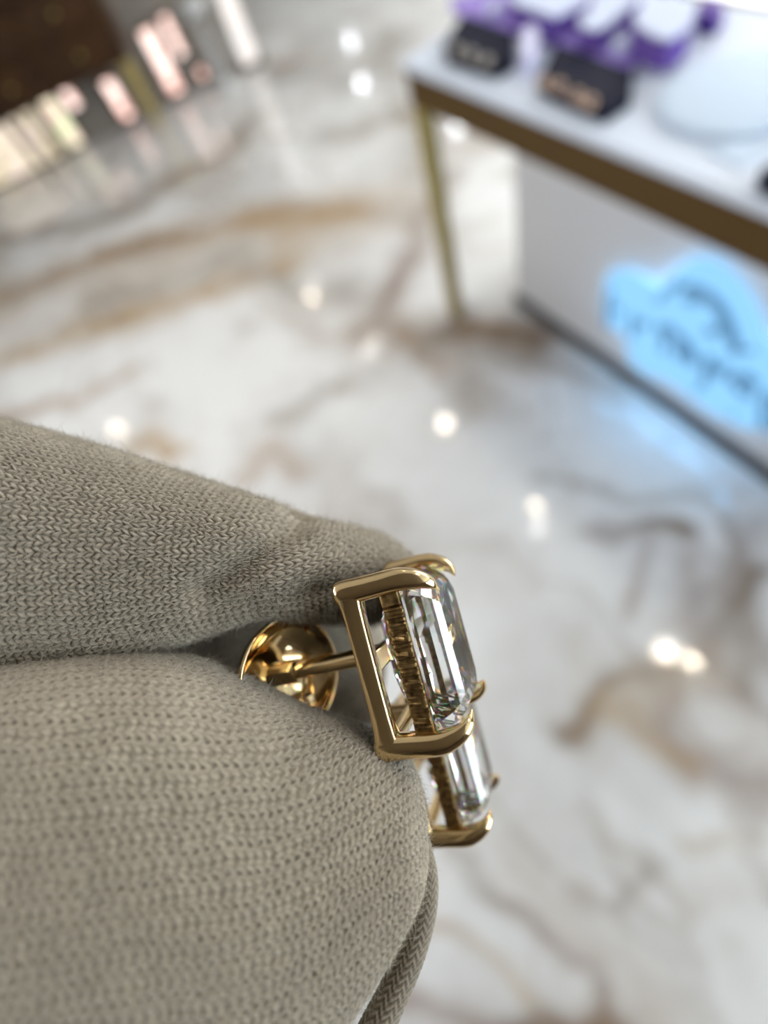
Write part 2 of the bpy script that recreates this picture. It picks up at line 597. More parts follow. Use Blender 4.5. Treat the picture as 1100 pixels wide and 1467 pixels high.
# recessed spotlights; the polished floor mirrors them
lamp_words = ['topmost cool disc by the counter', 'second cool disc from the top', 'cool disc right beside the brass counter leg',
              'warm disc left of the counter leg', 'faint disc touching that warm disc on the tan veins', 'pale disc below the foot of the counter leg',
              'pale disc above the one below the leg', 'warm disc just above the gloved index finger', 'warm disc above the earring',
              'faint disc left of the blue floor glow', 'pale disc in the blue glow on the floor', 'faint disc under the pale disc in the glow',
              'upper disc of the pair right of the earring', 'lower disc of the pair right of the earring', 'faint disc at the left edge']
lamps = [(-12.2, 5.73, 'c'), (-10.4, 4.9, 'c'), (-7.5, 4.94, 'c'), (-5.96, 1.35, 'w'), (-6.12, 1.52, 'f'), (-4.49, 1.37, 'f'), (-4.55, 1.52, 'f'),
         (-5.9, -1.74, 'w'), (-2.98, 1.41, 'w'), (-2.2, 1.63, 'f'), (-1.66, 1.5, 'n'), (-1.47, 1.33, 'f'), (.03, 1.49, 'n'),
         (-.12, 1.37, 'w'), (-9.92, -2.02, 'f')]
n_of = 0
for (lx, ly, k), words in zip(lamps, lamp_words):
    root = empty('ceiling_spotlight', (lx, ly, RH), 'ceiling spotlight mirrored as the ' + words, 'spotlight', 'recessed ceiling spotlights')
    a = [(math.cos(t), math.sin(t)) for t in np.linspace(0, 2 * math.pi, 24, endpoint=False)]
    r1 = .08 if k == 'c' else .055
    sd = bpy.data.lights.new('spotlight_beam', 'SPOT')
    sd.energy, sd.spot_size, sd.spot_blend, sd.shadow_soft_size = SPOT_W * (.35 if k == 'f' else 1), 2.3, .6, .055
    sd.color = (1, .95, .87)
    so = bpy.data.objects.new('spotlight_beam', sd)
    COL.objects.link(so)
    so.parent = root
    so.location = (0, 0, -.06)
    MB().rings([[(c * r, s * r, z) for c, s in a] for r, z in ((r1 + .004, 0), (r1 + .018, 0), (r1 + .018, -.008), (r1, -.008), (r1, 0))], cap=False).build('trim_ring', M['lamp_ring'], root)
    MB().rings([[(c * r, s * r, z) for c, s in a] for r, z in ((r1, -.001), (r1 * .97, -.005))]).build(
        'lens', {'w': M['warm_lamp'], 'c': M['cool_lamp'], 'n': M['warm_lamp'], 'f': M['faint_lamp']}[k], root)

# low partition, far left, with glowing strips put in for bright highlights
PA, PB = np.array([-5.29, -.70]), np.array([-4.71, 1.44])
pd = (PB - PA) / np.linalg.norm(PB - PA)
pn = np.array([pd[1], -pd[0]])          # towards the viewer


def part_pt(s, o, z):
    q = PA + pd * s + pn * o
    return (q[0], q[1], z)


def pbox(mb, s0, s1, o0, o1, z0, z1):
    vs = [part_pt(s, o, z) for z in (z0, z1) for s, o in ((s0, o0), (s1, o0), (s1, o1), (s0, o1))]
    return mb.add(vs, [(3, 2, 1, 0), (4, 5, 6, 7), (0, 1, 5, 4), (1, 2, 6, 5), (2, 3, 7, 6), (3, 0, 4, 7)])


pbox(MB(), -2.2, 2.05, -.12, -.02, 0, 1.15).build('wall_partition', M['wall_dim'], kind='structure')
glow_strips = [(-.35, .58, .02, .32, 'pane_cream'), (.66, .76, .03, .40, 'pane_green'), (.83, .90, .22, .36, 'pane_pink'), (1.12, 1.20, .04, .28, 'pane_pink'),
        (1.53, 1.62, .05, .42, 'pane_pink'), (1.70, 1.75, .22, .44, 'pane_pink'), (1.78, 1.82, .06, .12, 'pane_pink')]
for i, (s0, s1, z0, z1, mk) in enumerate(glow_strips):  # framed glowing strips stand in for highlights on shiny legs
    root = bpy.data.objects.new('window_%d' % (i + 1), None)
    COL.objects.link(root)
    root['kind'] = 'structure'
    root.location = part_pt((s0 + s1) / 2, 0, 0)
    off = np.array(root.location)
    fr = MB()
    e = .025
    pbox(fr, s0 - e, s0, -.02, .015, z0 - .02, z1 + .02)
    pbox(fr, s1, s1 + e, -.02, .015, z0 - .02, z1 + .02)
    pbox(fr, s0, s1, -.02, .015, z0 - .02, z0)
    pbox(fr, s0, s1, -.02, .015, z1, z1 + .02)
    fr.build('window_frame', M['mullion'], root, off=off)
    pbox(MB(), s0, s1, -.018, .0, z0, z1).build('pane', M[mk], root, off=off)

# white post at the end of the partition, its highlights put in as glow
b0 = part_pt(2.17, .03, 0)
root = empty('lit_post', b0, 'slim glowing white post at the end of the low partition', 'post')
off = np.array(b0)
pbox(MB(), 2.08, 2.27, -.06, .10, 0, .04).build('base', M['mullion'], root, off=off)
pbox(MB(), 2.115, 2.225, -.02, .08, .04, .9).build('shaft', M['pane_white'], root, off=off)
pbox(MB(), 2.08, 2.27, -.06, .10, .9, .94).build('cap', M['mullion'], root, off=off)

# dark wooden console before the partition
b0 = part_pt(1.0, .25, 0)
off = np.array(b0)
root = empty('console_table', b0, 'dark walnut console with drawers on slim legs before the low partition', 'console')
cab = MB()
pbox(cab, .42, 1.44, .05, .42, .42, .86)
cab.build('body', M['dark_wood'], root, off=off)
pbox(MB(), .38, 1.48, .02, .46, .86, .90).build('top', M['dark_wood'], root, off=off)
for k in range(2):
    for q in range(2):
        d = pbox(MB(), .45 + q * .5, .93 + q * .48, .42, .44, .45 + k * .2, .63 + k * .2).build('drawer', M['dark_wood'], root, off=off)
        kb = MB().tube([part_pt(.69 + q * .49, .44, .54 + k * .2), part_pt(.69 + q * .49, .47, .54 + k * .2)], .014, 8)
        kb.build('knob', M['brass'], d, off=off)
for s in (.50, 1.38):
    for o in (.08, .38):
        MB().tube([part_pt(s, o, .43), part_pt(s, o, 0)], [.022, .015], 10).build('leg', M['dark_wood'] if s < 1 else M['brass'], root, off=off)
# grey stools behind and beside it
for s, h, wd, lab in ((1.93, .42, .07, 'grey enamel pedestal stool between the pink panes and the glowing post'),
                      (-.15, .75, .16, 'tall grey enamel drum stool left of the walnut console')):
    b0 = part_pt(s, .22, 0)
    off = np.array(b0)
    root = empty('pedestal_stool', b0, lab, 'stool')
    c = np.array(b0)
    MB().rings([[(c[0] + r * math.cos(t), c[1] + r * math.sin(t), z) for t in np.linspace(0, 6.283, 20, endpoint=False)] for r, z in
                ((wd * 1.1, 0), (wd * 1.1, .02), (wd * .35, .04), (wd * .3, h))]).build('pedestal', M['grey_object'], root, True, off)
    MB().rings([[(c[0] + r * math.cos(t), c[1] + r * math.sin(t), z) for t in np.linspace(0, 6.283, 20, endpoint=False)] for r, z in
                ((wd, h), (wd * 1.25, h + .02), (wd * 1.25, h + .06), (wd, h + .08))]).build('seat', M['grey_object'], root, True, off)

# ------------------------------------------------------------------ the counter
CT = .848
CX0, CX1, CY0, CY1 = -1.462, .55, .815, 1.285
root = empty('display_counter', (CX0 + .9, 1.05, 0), 'white topped jewellery counter with bronze edge and brass legs', 'counter')
off = np.array(root.location)
MB().box(CX0, CX1, CY0, CY1, CT - .018, CT, .003).build('counter_top', M['white_top'], root, off=off)
ed = MB()
ed.box(CX0 + .004, CX1, CY0 + .004, CY0 + .03, CT - .100, CT - .018)
ed.box(CX0 + .004, CX0 + .03, CY0 + .03, CY1, CT - .100, CT - .018)
ed.box(CX0 + .03, CX1, CY1 - .03, CY1, CT - .100, CT - .018)
ed.build('edge_band', M['bronze'], root, off=off)
MB().box(CX0, CX1, CY1, CY1 + .02, CT - .100, CT).build('back_rail', M['bronze'], root, off=off)
for lx, ly in ((CX0 + .03, CY0 + .025), (CX1 - .03, CY0 + .025), (CX0 + .03, CY1 - .03), (CX1 - .03, CY1 - .03)):
    MB().box(lx - .024, lx + .024, ly - .02, ly + .02, 0, CT - .100, .003).build('leg', M['brass'], root, off=off)
MB().box(-1.295, CX1 - .15, 1.04, CY1 - .03, .05, CT - .100, .002).build('front_panel', M['panel'], root, off=off)
MB().box(-1.305, CX1 - .14, 1.028, CY1 - .02, 0, .05).build('plinth', M['kick'], root, off=off)

# backlit sign on the counter front
SY = 1.04
out = [(866, 402), (873, 393), (886, 390), (902, 394), (922, 405), (940, 416), (955, 402), (968, 388), (985, 376), (1003, 373), (1022, 380), (1046, 402),
       (1064, 425), (1080, 455), (1090, 485), (1104, 500), (1130, 520), (1150, 560), (1150, 625), (1110, 618), (1092, 610), (1076, 614), (1050, 606), (1015, 588),
       (985, 566), (955, 545), (925, 535), (905, 520), (899, 500), (899, 482), (885, 474), (868, 462), (864, 445), (866, 425)]
P = catmull(np.array(out + out[:1], float), 4)[:-1]
P3 = np.array([at_y(px, py, SY - .024) for px, py in P])
root = empty('backlit_sign', at_y(990, 560, SY), 'glowing light blue backlit letter sign on the white counter front', 'sign')
off = np.array(root.location)
n = len(P3)
vs = np.vstack([P3, P3 + [0, .012, 0]])
for px, py in ((885, 420), (960, 500), (1040, 560), (1030, 430)):
    q = at_y(px, py, SY)
    MB().tube([q - [0, .001, 0], q - [0, .013, 0]], .006, 8).build('standoff', M['lamp_ring'], root, off=off)
MB().add(vs, [tuple(range(n)), tuple(range(2 * n - 1, n - 1, -1))] + [(i, n + i, n + (i + 1) % n, (i + 1) % n) for i in range(n)]).build('glow_board', M['sign_board'], root, off=off)
loop = [at_y(*(np.array([985, 490]) + (p - [985, 490]) * .88), SY - .007) for p in P[::2]]
MB().tube(loop, .003, 6, cap=False).build('led_strip', M['led'], root, True, off)
z4 = lambda x, y: (840 + x / 4.23, 360 + y / 4.23)
strokes = [([(130, 460), (128, 400), (132, 310), (150, 240)], 6), ([(180, 345), (205, 353)], 9), ([(268, 520), (276, 450), (284, 395)], 7), ([(335, 438), (365, 440)], 10),
           ([(430, 296), (480, 250), (520, 225), (548, 190)], 6), ([(545, 180), (550, 215)], 8),
           ([(605, 222), (660, 235), (720, 262), (790, 320), (840, 400), (872, 480), (905, 580), (915, 610)], 11),
           ([(600, 290), (660, 305), (700, 280)], 6), ([(730, 470), (760, 492), (800, 475), (850, 440)], 8),
           ([(440, 460), (500, 470), (560, 520), (610, 560)], 8), ([(455, 480), (475, 540), (465, 600)], 7), ([(560, 570), (555, 640)], 8),
           ([(590, 560), (620, 600), (655, 680)], 13), ([(740, 640), (730, 720), (705, 810)], 8), ([(745, 640), (790, 730), (820, 760)], 5), ([(835, 690), (820, 740)], 9),
           ([(880, 780), (930, 760), (980, 772), (1020, 815)], 11), ([(905, 800), (930, 850), (985, 880), (1005, 850), (1015, 810)], 5),
           ([(655, 850), (668, 862)], 6), ([(875, 985), (890, 1002)], 6), ([(910, 610), (1010, 600)], 4), ([(1095, 870), (1070, 940), (1066, 1010), (1090, 1060), (1140, 1060), (1160, 960), (1130, 880), (1095, 870)], 7)]
for pts, wd in strokes:
    q = catmull(np.array([z4(*p) for p in pts], float), 5)
    q3 = [at_y(px, py, SY - .029) for px, py in q]
    MB().tube(q3, wd * .0011 + .002, 8).build('letter_stroke', M['sign_letter'], root, True, off)


# things on the counter
def poly_px(pts, z):
    return [at_z(px, py, z)[:2] for px, py in pts]


def raised(name, label, cat, top_px, h, base_mat, pad_mat, group=None, base_h=None, inset=.94):
    """a low stand whose top outline is seen at top_px: purple base and a pale pad let into it"""
    P = np.array(poly_px(top_px, CT + h))
    c = P.mean(0)
    root = empty(name, (c[0], c[1], CT), label, cat, group)
    off = np.array(root.location)
    MB().prism(P, 2, CT, CT + h - .006, .002).build('base', base_mat, root, off=off)
    MB().prism(c + (P - c) * inset, 2, CT + h - .006, CT + h, .003).build('pad', pad_mat, root, off=off)
    return root


def slab(name, label, cat, px, h, m, group=None):
    P = np.array(poly_px(px, CT + h))
    c = P.mean(0)
    o = MB().prism(P - c, 2, 0, h, .003).build(name, m, label=label, cat=cat, group=group, loc=(c[0], c[1], CT))
    return o


tray = slab('display_tray', 'long lilac velvet tray along the left of the counter top', 'tray', [(645, -6), (650, 14), (760, 52), (800, 62), (900, 98), (930, 70), (860, 30), (740, -20)], .012, M['lilac'])
zt = .012


def on_tray(name, label, top_px, h):
    P = np.array(poly_px(top_px, CT + h))
    c = P.mean(0)
    root = empty(name, (c[0], c[1], CT + zt), label, 'display stand', 'white topped purple display stands')
    off = np.array(root.location)
    MB().prism(P, 2, CT + zt, CT + h - .008, .003).build('base', M['purple'], root, off=off)
    MB().prism(c + (P - c) * .95, 2, CT + h - .008, CT + h, .004).build('pad', M['pad'], root, off=off)


on_tray('display_stand', 'six sided white topped purple stand at the left end of the tray', [(727, -8), (735, 4), (797, 24), (845, -2), (850, -30), (760, -40)], .055)
on_tray('display_stand', 'oblong white topped purple stand between two wider stands', [(826, 26), (831, 38), (852, 42), (868, 36), (920, -8), (912, -22), (890, -22)], .055)
on_tray('display_stand', 'thick octagonal white topped purple stand at the right end of the tray', [(905, 18), (910, 36), (938, 52), (960, 56), (992, 36), (995, 5), (975, -14), (935, -12)], .065)
slab('jewellery_box', 'small plain purple box behind the octagonal stand', 'box', [(1000, 2), (1000, 18), (1030, 26), (1040, 14), (1030, -4)], .03, M['purple'])


def dark_case(label, px, h, jewels):
    P = np.array(poly_px(px, CT + h))
    c = P.mean(0)
    root = empty('ring_case', (c[0], c[1], CT), label, 'case', 'dark navy ring cases')
    off = np.array(root.location)
    MB().prism(P, 2, CT, CT + h, .003).build('body', M['navy'], root, off=off)
    MB().prism(c + (P - c) * .82, 2, CT + h, CT + h + .004, .002).build('insert', M['navy'], root, off=off)
    words = ['first', 'second', 'third', 'fourth']
    words = [w_ + ' from its left end' for w_ in words]
    for k, ((jx, jy), m) in enumerate(jewels):
        p = at_z(jx, jy, CT + h + .01)
        rr = .010
        ring = [(p[0] + rr * math.cos(t), p[1] + rr * .5 * math.sin(t), p[2] + rr * .6 * math.sin(t)) for t in np.linspace(0, 6.2832, 15)]
        o = MB().tube(ring, .004, 8, cap=False).build('finger_ring', m, None, True, np.array(p), loc=p)
        o['label'] = ('pale metal ring in the left dark case, ' if m is M['silver'] else 'rose gold ring in the larger dark case, ') + words[k]
        o['category'] = 'ring'
        o['group'] = 'silver rings in the left case' if m is M['silver'] else 'rose gold rings in the right case'


dark_case('smaller dark navy ring case nearest the counter corner', [(634, 62), (640, 80), (712, 101), (738, 84), (738, 46), (662, 20)], .02,
          [((655, 72), M['silver']), ((675, 79), M['silver']), ((697, 88), M['silver'])])
dark_case('larger dark navy ring case right of the frosted block', [(768, 114), (786, 130), (868, 163), (905, 138), (908, 100), (796, 60)], .02,
          [((778, 118), M['rosegold']), ((800, 124), M['rosegold']), ((826, 138), M['rosegold']), ((845, 147), M['rosegold'])])
slab('acrylic_block', 'frosted lilac acrylic block between the two dark ring cases', 'block', [(750, 40), (746, 72), (758, 84), (766, 74), (772, 42), (762, 34)], .04, M['acrylic'])
# small velvet knobs on the tray's front edge
for (px, py), lab in (((708, 14), 'small pale lilac velvet knob near the left end of the tray'), ((892, 66), 'small pale lilac velvet knob at the right corner of the tray')):
    p = at_z(px, py, CT + .02)
    MB().rings([[(r * math.cos(t), r * math.sin(t), z) for t in np.linspace(0, 6.283, 16, endpoint=False)] for r, z in ((.018, 0), (.022, .008), (.02, .018), (.008, .024))]).build(
        'velvet_knob', M['pad'], None, True, label=lab, cat='knob', loc=(p[0], p[1], CT + .012))
# large round pale cushion
pc = at_z(1062, 128, CT + .012)
root = empty('necklace_cushion', (pc[0], pc[1], CT), 'large round pale blue cushion on the right of the counter top', 'cushion')
prof = [(.125, 0), (.138, .005), (.137, .012), (.122, .017), (.09, .013), (.0, .012)]
MB().rings([[(max(r, .002) * math.cos(t), max(r, .002) * math.sin(t), z) for t in np.linspace(0, 6.2832, 48, endpoint=False)] for r, z in prof[:4]]).build('rim', M['dome'], root, True)
MB().rings([[(max(r, .002) * math.cos(t), max(r, .002) * math.sin(t), z) for t in np.linspace(0, 6.2832, 48, endpoint=False)] for r, z in prof[3:]], cap=False).build('pad', M['pad'], root, True)
slab('price_holder', 'flat pale grey card lying at the front edge of the counter', 'card', [(1010, 214), (1060, 238), (1108, 215), (1060, 195)], .004, M['dome'])
slab('jewellery_box', 'tiny dark navy box at the right end of the counter front', 'box', [(1090, 240), (1096, 254), (1130, 268), (1140, 245), (1110, 228)], .025, M['navy'])

# ------------------------------------------------------------------ the earrings
EM = np.array([[.911, .261, .321], [-.26, .965, -.046], [-.321, -.041, .946]])   # columns: outward, along, across (camera frame)
EO = np.array([-2.933, 5.901, 36.5])
TT, LL, WW = 6.55, 11.37, 7.95


def earring_matrix(o_cam, rot=None):
    B = EM if rot is None else rot
    Wm = np.eye(4)
    Wm[:3, :3] = R.T @ B
    Wm[:3, 3] = cam2w(o_cam)
    return Matrix(Wm.tolist())


mm = lambda p: np.asarray(p, float) * .001


def sup_ring(n, l, w, al, aw, k=16, e=2.6):
    """superellipse ring in the plane across the outward axis (n may be sheared by callers)"""
    out = []
    for i in range(k):
        t = 2 * math.pi * i / k
        c, s = math.cos(t), math.sin(t)
        out.append((n, l + al * math.copysign(abs(c) ** (2 / e), c), w + aw * math.copysign(abs(s) ** (2 / e), s)))
    return out


def make_earring(label):
    root = empty('earring', (0, 0, 0), label, 'earring', 'pair of gold stud earrings')
    # --- stone: step-cut crown, pavilion broken into many small facets
    l0, l1, w0, w1 = .2, LL - .2, .3, WW - .05
    cut = 1.0

    def octo(i, c, n):
        a, b, p, q = l0 + i, l1 - i, w0 + i, w1 - i
        return [(n, a + c, p), (n, b - c, p), (n, b, p + c), (n, b, q - c), (n, b - c, q), (n, a + c, q), (n, a, q - c), (n, a, p + c)]
    crown = [octo(0, cut, 4.25), octo(0, cut, 4.6), octo(.34, cut * .97, 5.4), octo(.78, cut * .92, 6.0), octo(1.3, cut * .86, 6.4)]
    mb = MB()
    mb.rings([mm(r) for r in crown[::-1]], cap=False)
    mb.add(mm(crown[-1]), [tuple(range(8))])

    def ringdense(base, k):
        out = []
        for i in range(8):
            a, b = np.array(base[i]), np.array(base[(i + 1) % 8])
            m = k[i % 2]
            for j in range(m):
                out.append(a + (b - a) * j / m)
        return out
    k = (5, 3)
    g = ringdense(octo(0, cut, 4.25), k)
    n = len(g)
    rr = np.random.default_rng(5)
    levels = []
    for i, (ins, nn) in enumerate(((0.55, 3.3), (1.25, 2.3), (2.2, 1.35))):
        base = ringdense(octo(ins, cut * (1 - ins * .24), nn), k)
        base = [np.array(p) + [rr.uniform(-.16, .16), rr.uniform(-.16, .16), rr.uniform(-.12, .12)] for p in base]
        levels.append(base)
    rows = [g] + levels
    vs = [p for r in rows for p in r]
    fs = []
    for i in range(3):
        for j in range(n):
            a, b, c, d = i * n + j, i * n + (j + 1) % n, (i + 1) * n + (j + 1) % n, (i + 1) * n + j
            fs += [(a, b, c), (a, c, d)] if (i + j) % 2 else [(a, b, d), (b, c, d)]
    vs += [(.55, 3.6, WW / 2), (.55, LL - 3.6, WW / 2)]
    q = len(vs)
    for j in range(n):
        a, b = 3 * n + j, 3 * n + (j + 1) % n
        la = (vs[a][1] + vs[b][1]) / 2
        fs.append((a, b, q - 2 if la < LL / 2 else q - 1))
        l_a, l_b = vs[a][1] + .0, vs[b][1]
    # close the seam between the two keel ends
    ka = [j for j in range(n) if ((vs[3 * n + j][1] + vs[3 * n + (j + 1) % n][1]) / 2 < LL / 2) != ((vs[3 * n + (j + 1) % n][1] + vs[3 * n + (j + 2) % n][1]) / 2 < LL / 2)]
    for j in ka:
        fs.append((3 * n + (j + 1) % n, q - 1, q - 2))
    mb.add(mm(vs), fs)
    import bmesh
    bm = bmesh.new()
    tmp = mb.mesh('stone')
    bm.from_mesh(tmp)
    bmesh.ops.remove_doubles(bm, verts=bm.verts, dist=1e-7)
    bmesh.ops.holes_fill(bm, edges=[e for e in bm.edges if e.is_boundary])
    # the dense girdle ring and the octagon ring meet along one polygon edge each: weld by recalculating
    bmesh.ops.recalc_face_normals(bm, faces=bm.faces)
    bm.to_mesh(tmp)
    bm.free()
    obj('stone', tmp, M['stone'], root, label='clear step cut rectangular stone')
    # --- corner prongs, hooked over the stone's corners
    for cl, cw in ((0, 0), (1, 0), (0, 1), (1, 1)):
        sl, sw = (1 if cl == 0 else -1), (1 if cw == 0 else -1)
        bl, bw = (0 if cl == 0 else LL), (0 if cw == 0 else WW)
        st = [(-.62, -.05, .55), (-.5, -.05, .76), (-.2, -.03, .90), (.4, 0, .95), (1.4, -.02, .90), (2.6, -.06, .86), (3.8, -.10, .84), (4.6, -.06, .82), (5.2, .06, .76), (5.7, .22, .68),
              (6.1, .44, .58), (6.42, .70, .45), (6.62, .98, .31), (6.72, 1.25, .16), (6.74, 1.4, .05)]
        D = catmull(np.array(st), 3)
        rings = []
        for nn, inn, a in D:
            # rings lean over with the hook
            lean = max(0.0, min(1.0, (nn - 5.2) / 1.4)) ** 2
            ring = sup_ring(0, 0, 0, a * (1.0 if True else 1), a * .88, 20, 2.7)
            ring = [(nn + lean * (-(p[1] * sl + p[2] * sw)) * .30, bl + sl * inn + p[1], bw + sw * inn * .8 + p[2]) for p in ring]
            rings.append(mm(ring))
        o = MB().rings(rings).build('prong', M['gold'], root)
        smooth_by_angle(o, 50)
    # --- base rails joining the prongs

    def rail(a, b, an, aw, name, m, e=4.5, k=20, bow=0.0):
        a, b = np.array(a, float), np.array(b, float)
        t = (b - a) / np.linalg.norm(b - a)
        side = np.cross(t, [1, 0, 0])
        rings = []
        for s in np.linspace(0, 1, 13):
            c = a + (b - a) * s
            flare = 1 + .30 * (abs(2 * s - 1) ** 6)
            ring = []
            for i in range(k):
                th = 2 * math.pi * i / k
                cc, ss = math.cos(th), math.sin(th)
                ring.append(c + np.array([1, 0, 0]) * an * flare * math.copysign(abs(cc) ** (2 / e), cc) + side * aw * flare * math.copysign(abs(ss) ** (2 / e), ss))
            rings.append(mm(ring))
        o = MB().rings(rings).build(name, m, root)
        smooth_by_angle(o, 40)
        return o
    rail((.42, .3, 0), (.42, LL - .3, 0), .74, .62, 'base_rail', M['gold'])
    rail((.42, .3, WW), (.42, LL - .3, WW), .74, .62, 'base_rail', M['gold'])
    rail((.35, 0, .3), (.35, 0, WW - .3), .55, .45, 'base_rail', M['gold'])
    rail((.35, LL, .3), (.35, LL, WW - .3), .55, .45, 'base_rail', M['gold'])
    rail((.30, LL / 2, .2), (.30, LL / 2, WW - .2), .40, .8, 'cross_bar', M['gold'])

    # --- gallery rails under the girdle, notched by the file
    def gallery(a, b, ax, inward):
        a, b = np.array(a, float), np.array(b, float)
        t = (b - a) / np.linalg.norm(b - a)
        nu, nv = 90, 22
        rr = np.random.default_rng(11 + int(abs(a.sum()) * 10))
        prof = []
        for i in range(nv):
            th = 2 * math.pi * i / nv
            c, s = math.cos(th), math.sin(th)
            prof.append((.72 * math.copysign(abs(c) ** .4, c), .36 * math.copysign(abs(s) ** .4, s)))
        n_pit = 17
        rings = []
        depth = rr.uniform(.1, 1, (n_pit + 1, 4))
        for iu, s in enumerate(np.linspace(0, 1, nu)):
            c = a + (b - a) * s
            ring = []
            for iv, (pn_, ps) in enumerate(prof):
                d = 0
                if .10 < s < .96 and ps * -1 > .2:
                    q = s * n_pit
                    fq = q - int(q)
                    col_ = 0 if pn_ < -.25 else (1 if pn_ < .15 else 2)
                    dd = depth[int(q), col_]
                    if .2 < fq < .78 and dd > .35:
                        d = .22 * dd
                    d += rr.uniform(0, .05)
                ring.append(c + np.array([1, 0, 0]) * pn_ + inward * (ps + d + .36))
            rings.append(mm(ring))
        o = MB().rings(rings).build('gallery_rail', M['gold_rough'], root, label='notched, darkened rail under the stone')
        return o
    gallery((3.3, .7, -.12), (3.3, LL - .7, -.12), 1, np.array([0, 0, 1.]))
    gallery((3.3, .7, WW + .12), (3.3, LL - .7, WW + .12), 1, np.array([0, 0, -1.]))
    rail((3.3, .05, .6), (3.3, .05, WW - .6), .55, .3, 'gallery_rail', M['gold'])
    rail((3.3, LL - .05, .6), (3.3, LL - .05, WW - .6), .55, .3, 'gallery_rail', M['gold'])
    # --- post
    pc = (LL / 2, WW / 2)
    ax = np.array([-1, .02, .0])
    o = MB().tube([mm((.2, pc[0], pc[1])), mm((-4, pc[0] + .08, pc[1])), mm((-11.2, pc[0] + .2, pc[1]))], .00073, 20).build('post', M['gold'], root)
    smooth_by_angle(o)
    # --- clasp: deep dished plate with rolled rim, a collar round the post and a curled spring leaf
    axc = EM.T @ np.array([.74, -.15, -.655])
    axc /= np.linalg.norm(axc)
    u1 = np.cross(axc, [1, 0, 0])
    u1 /= np.linalg.norm(u1)
    u2 = np.cross(axc, u1)
    bot = np.array([-10.1, pc[0] + .2, pc[1]])
    T = np.linspace(0, 2 * math.pi, 64, endpoint=False)
    prof = [(.2, 0), (1.6, .12), (3.0, .55), (4.1, 1.25), (4.6, 2.0), (4.8, 2.4), (5.0, 2.42), (5.06, 2.2), (4.85, 1.6), (4.3, .85), (3.1, .15), (1.7, -.25), (.2, -.35)]
    rings = [[mm(bot + axc * h + r * (u1 * math.cos(t) + u2 * math.sin(t))) for t in T] for r, h in catmull(np.array(prof), 3)]
    plate = MB().rings(rings).build('clasp', M['gold'], root, label='dished gold push back on the post')
    smooth_by_angle(plate, 60)
    cp = [(-.3, 1.02), (.3, 1.02), (1.9, .98), (2.25, .97), (2.35, .9), (2.35, .7)]
    rings = [[mm((bot[0] + h, pc[0] + .18 - .012 * h, pc[1] + .0) + r * np.array([0, math.cos(t), math.sin(t)])) for t in T[::2]] for h, r in cp]
    o = MB().rings(rings).build('collar', M['gold'], plate)
    smooth_by_angle(o, 40)
    dl = EM.T @ np.array([.35, .9, .1])
    for a0 in (math.atan2(dl @ u2, dl @ u1),):
        c0 = bot + axc * .7 + 3.0 * (u1 * math.cos(a0) + u2 * math.sin(a0))
        rad = u1 * math.cos(a0) + u2 * math.sin(a0)
        tan = np.cross(axc, rad)
        rings = []
        for t in np.linspace(-2.2, 2.4, 22):
            p = c0 + axc * (.75 + 1.0 * math.sin(t) * .9) + rad * 1.05 * math.cos(t)
            d = axc * math.sin(t) + rad * math.cos(t)
            rings.append([mm(p + tan * a + d * b) for a, b in ((-1.3, 0), (-1.15, .16), (0, .2), (1.15, .16), (1.3, 0), (1.15, -.16), (0, -.2), (-1.15, -.16))])
        o = MB().rings(rings).build('wing', M['gold'], plate)
        smooth_by_angle(o, 45)
    return root


e1 = make_earring('gold stud earring with a rectangular clear stone, post pinched between the gloved fingertips')
e2 = copy_tree(e1)
e1.matrix_world = earring_matrix(EO)
e2['label'] = 'lower gold stud earring behind the first, mostly hidden by the gloved thumb'
c2 = np.array([(704 - CX) / FPX * 44, (1193 - CY) / FPX * 44, 44.0])
e2.matrix_world = earring_matrix(c2 - EM @ np.array([TT, LL, 0]))

# ------------------------------------------------------------------ the glove
GL = cam2w((-60, 18, 44))
glove = empty('glove', GL, 'grey beige fine knit cotton glove, finger and thumb pinching the gold earring', 'glove')


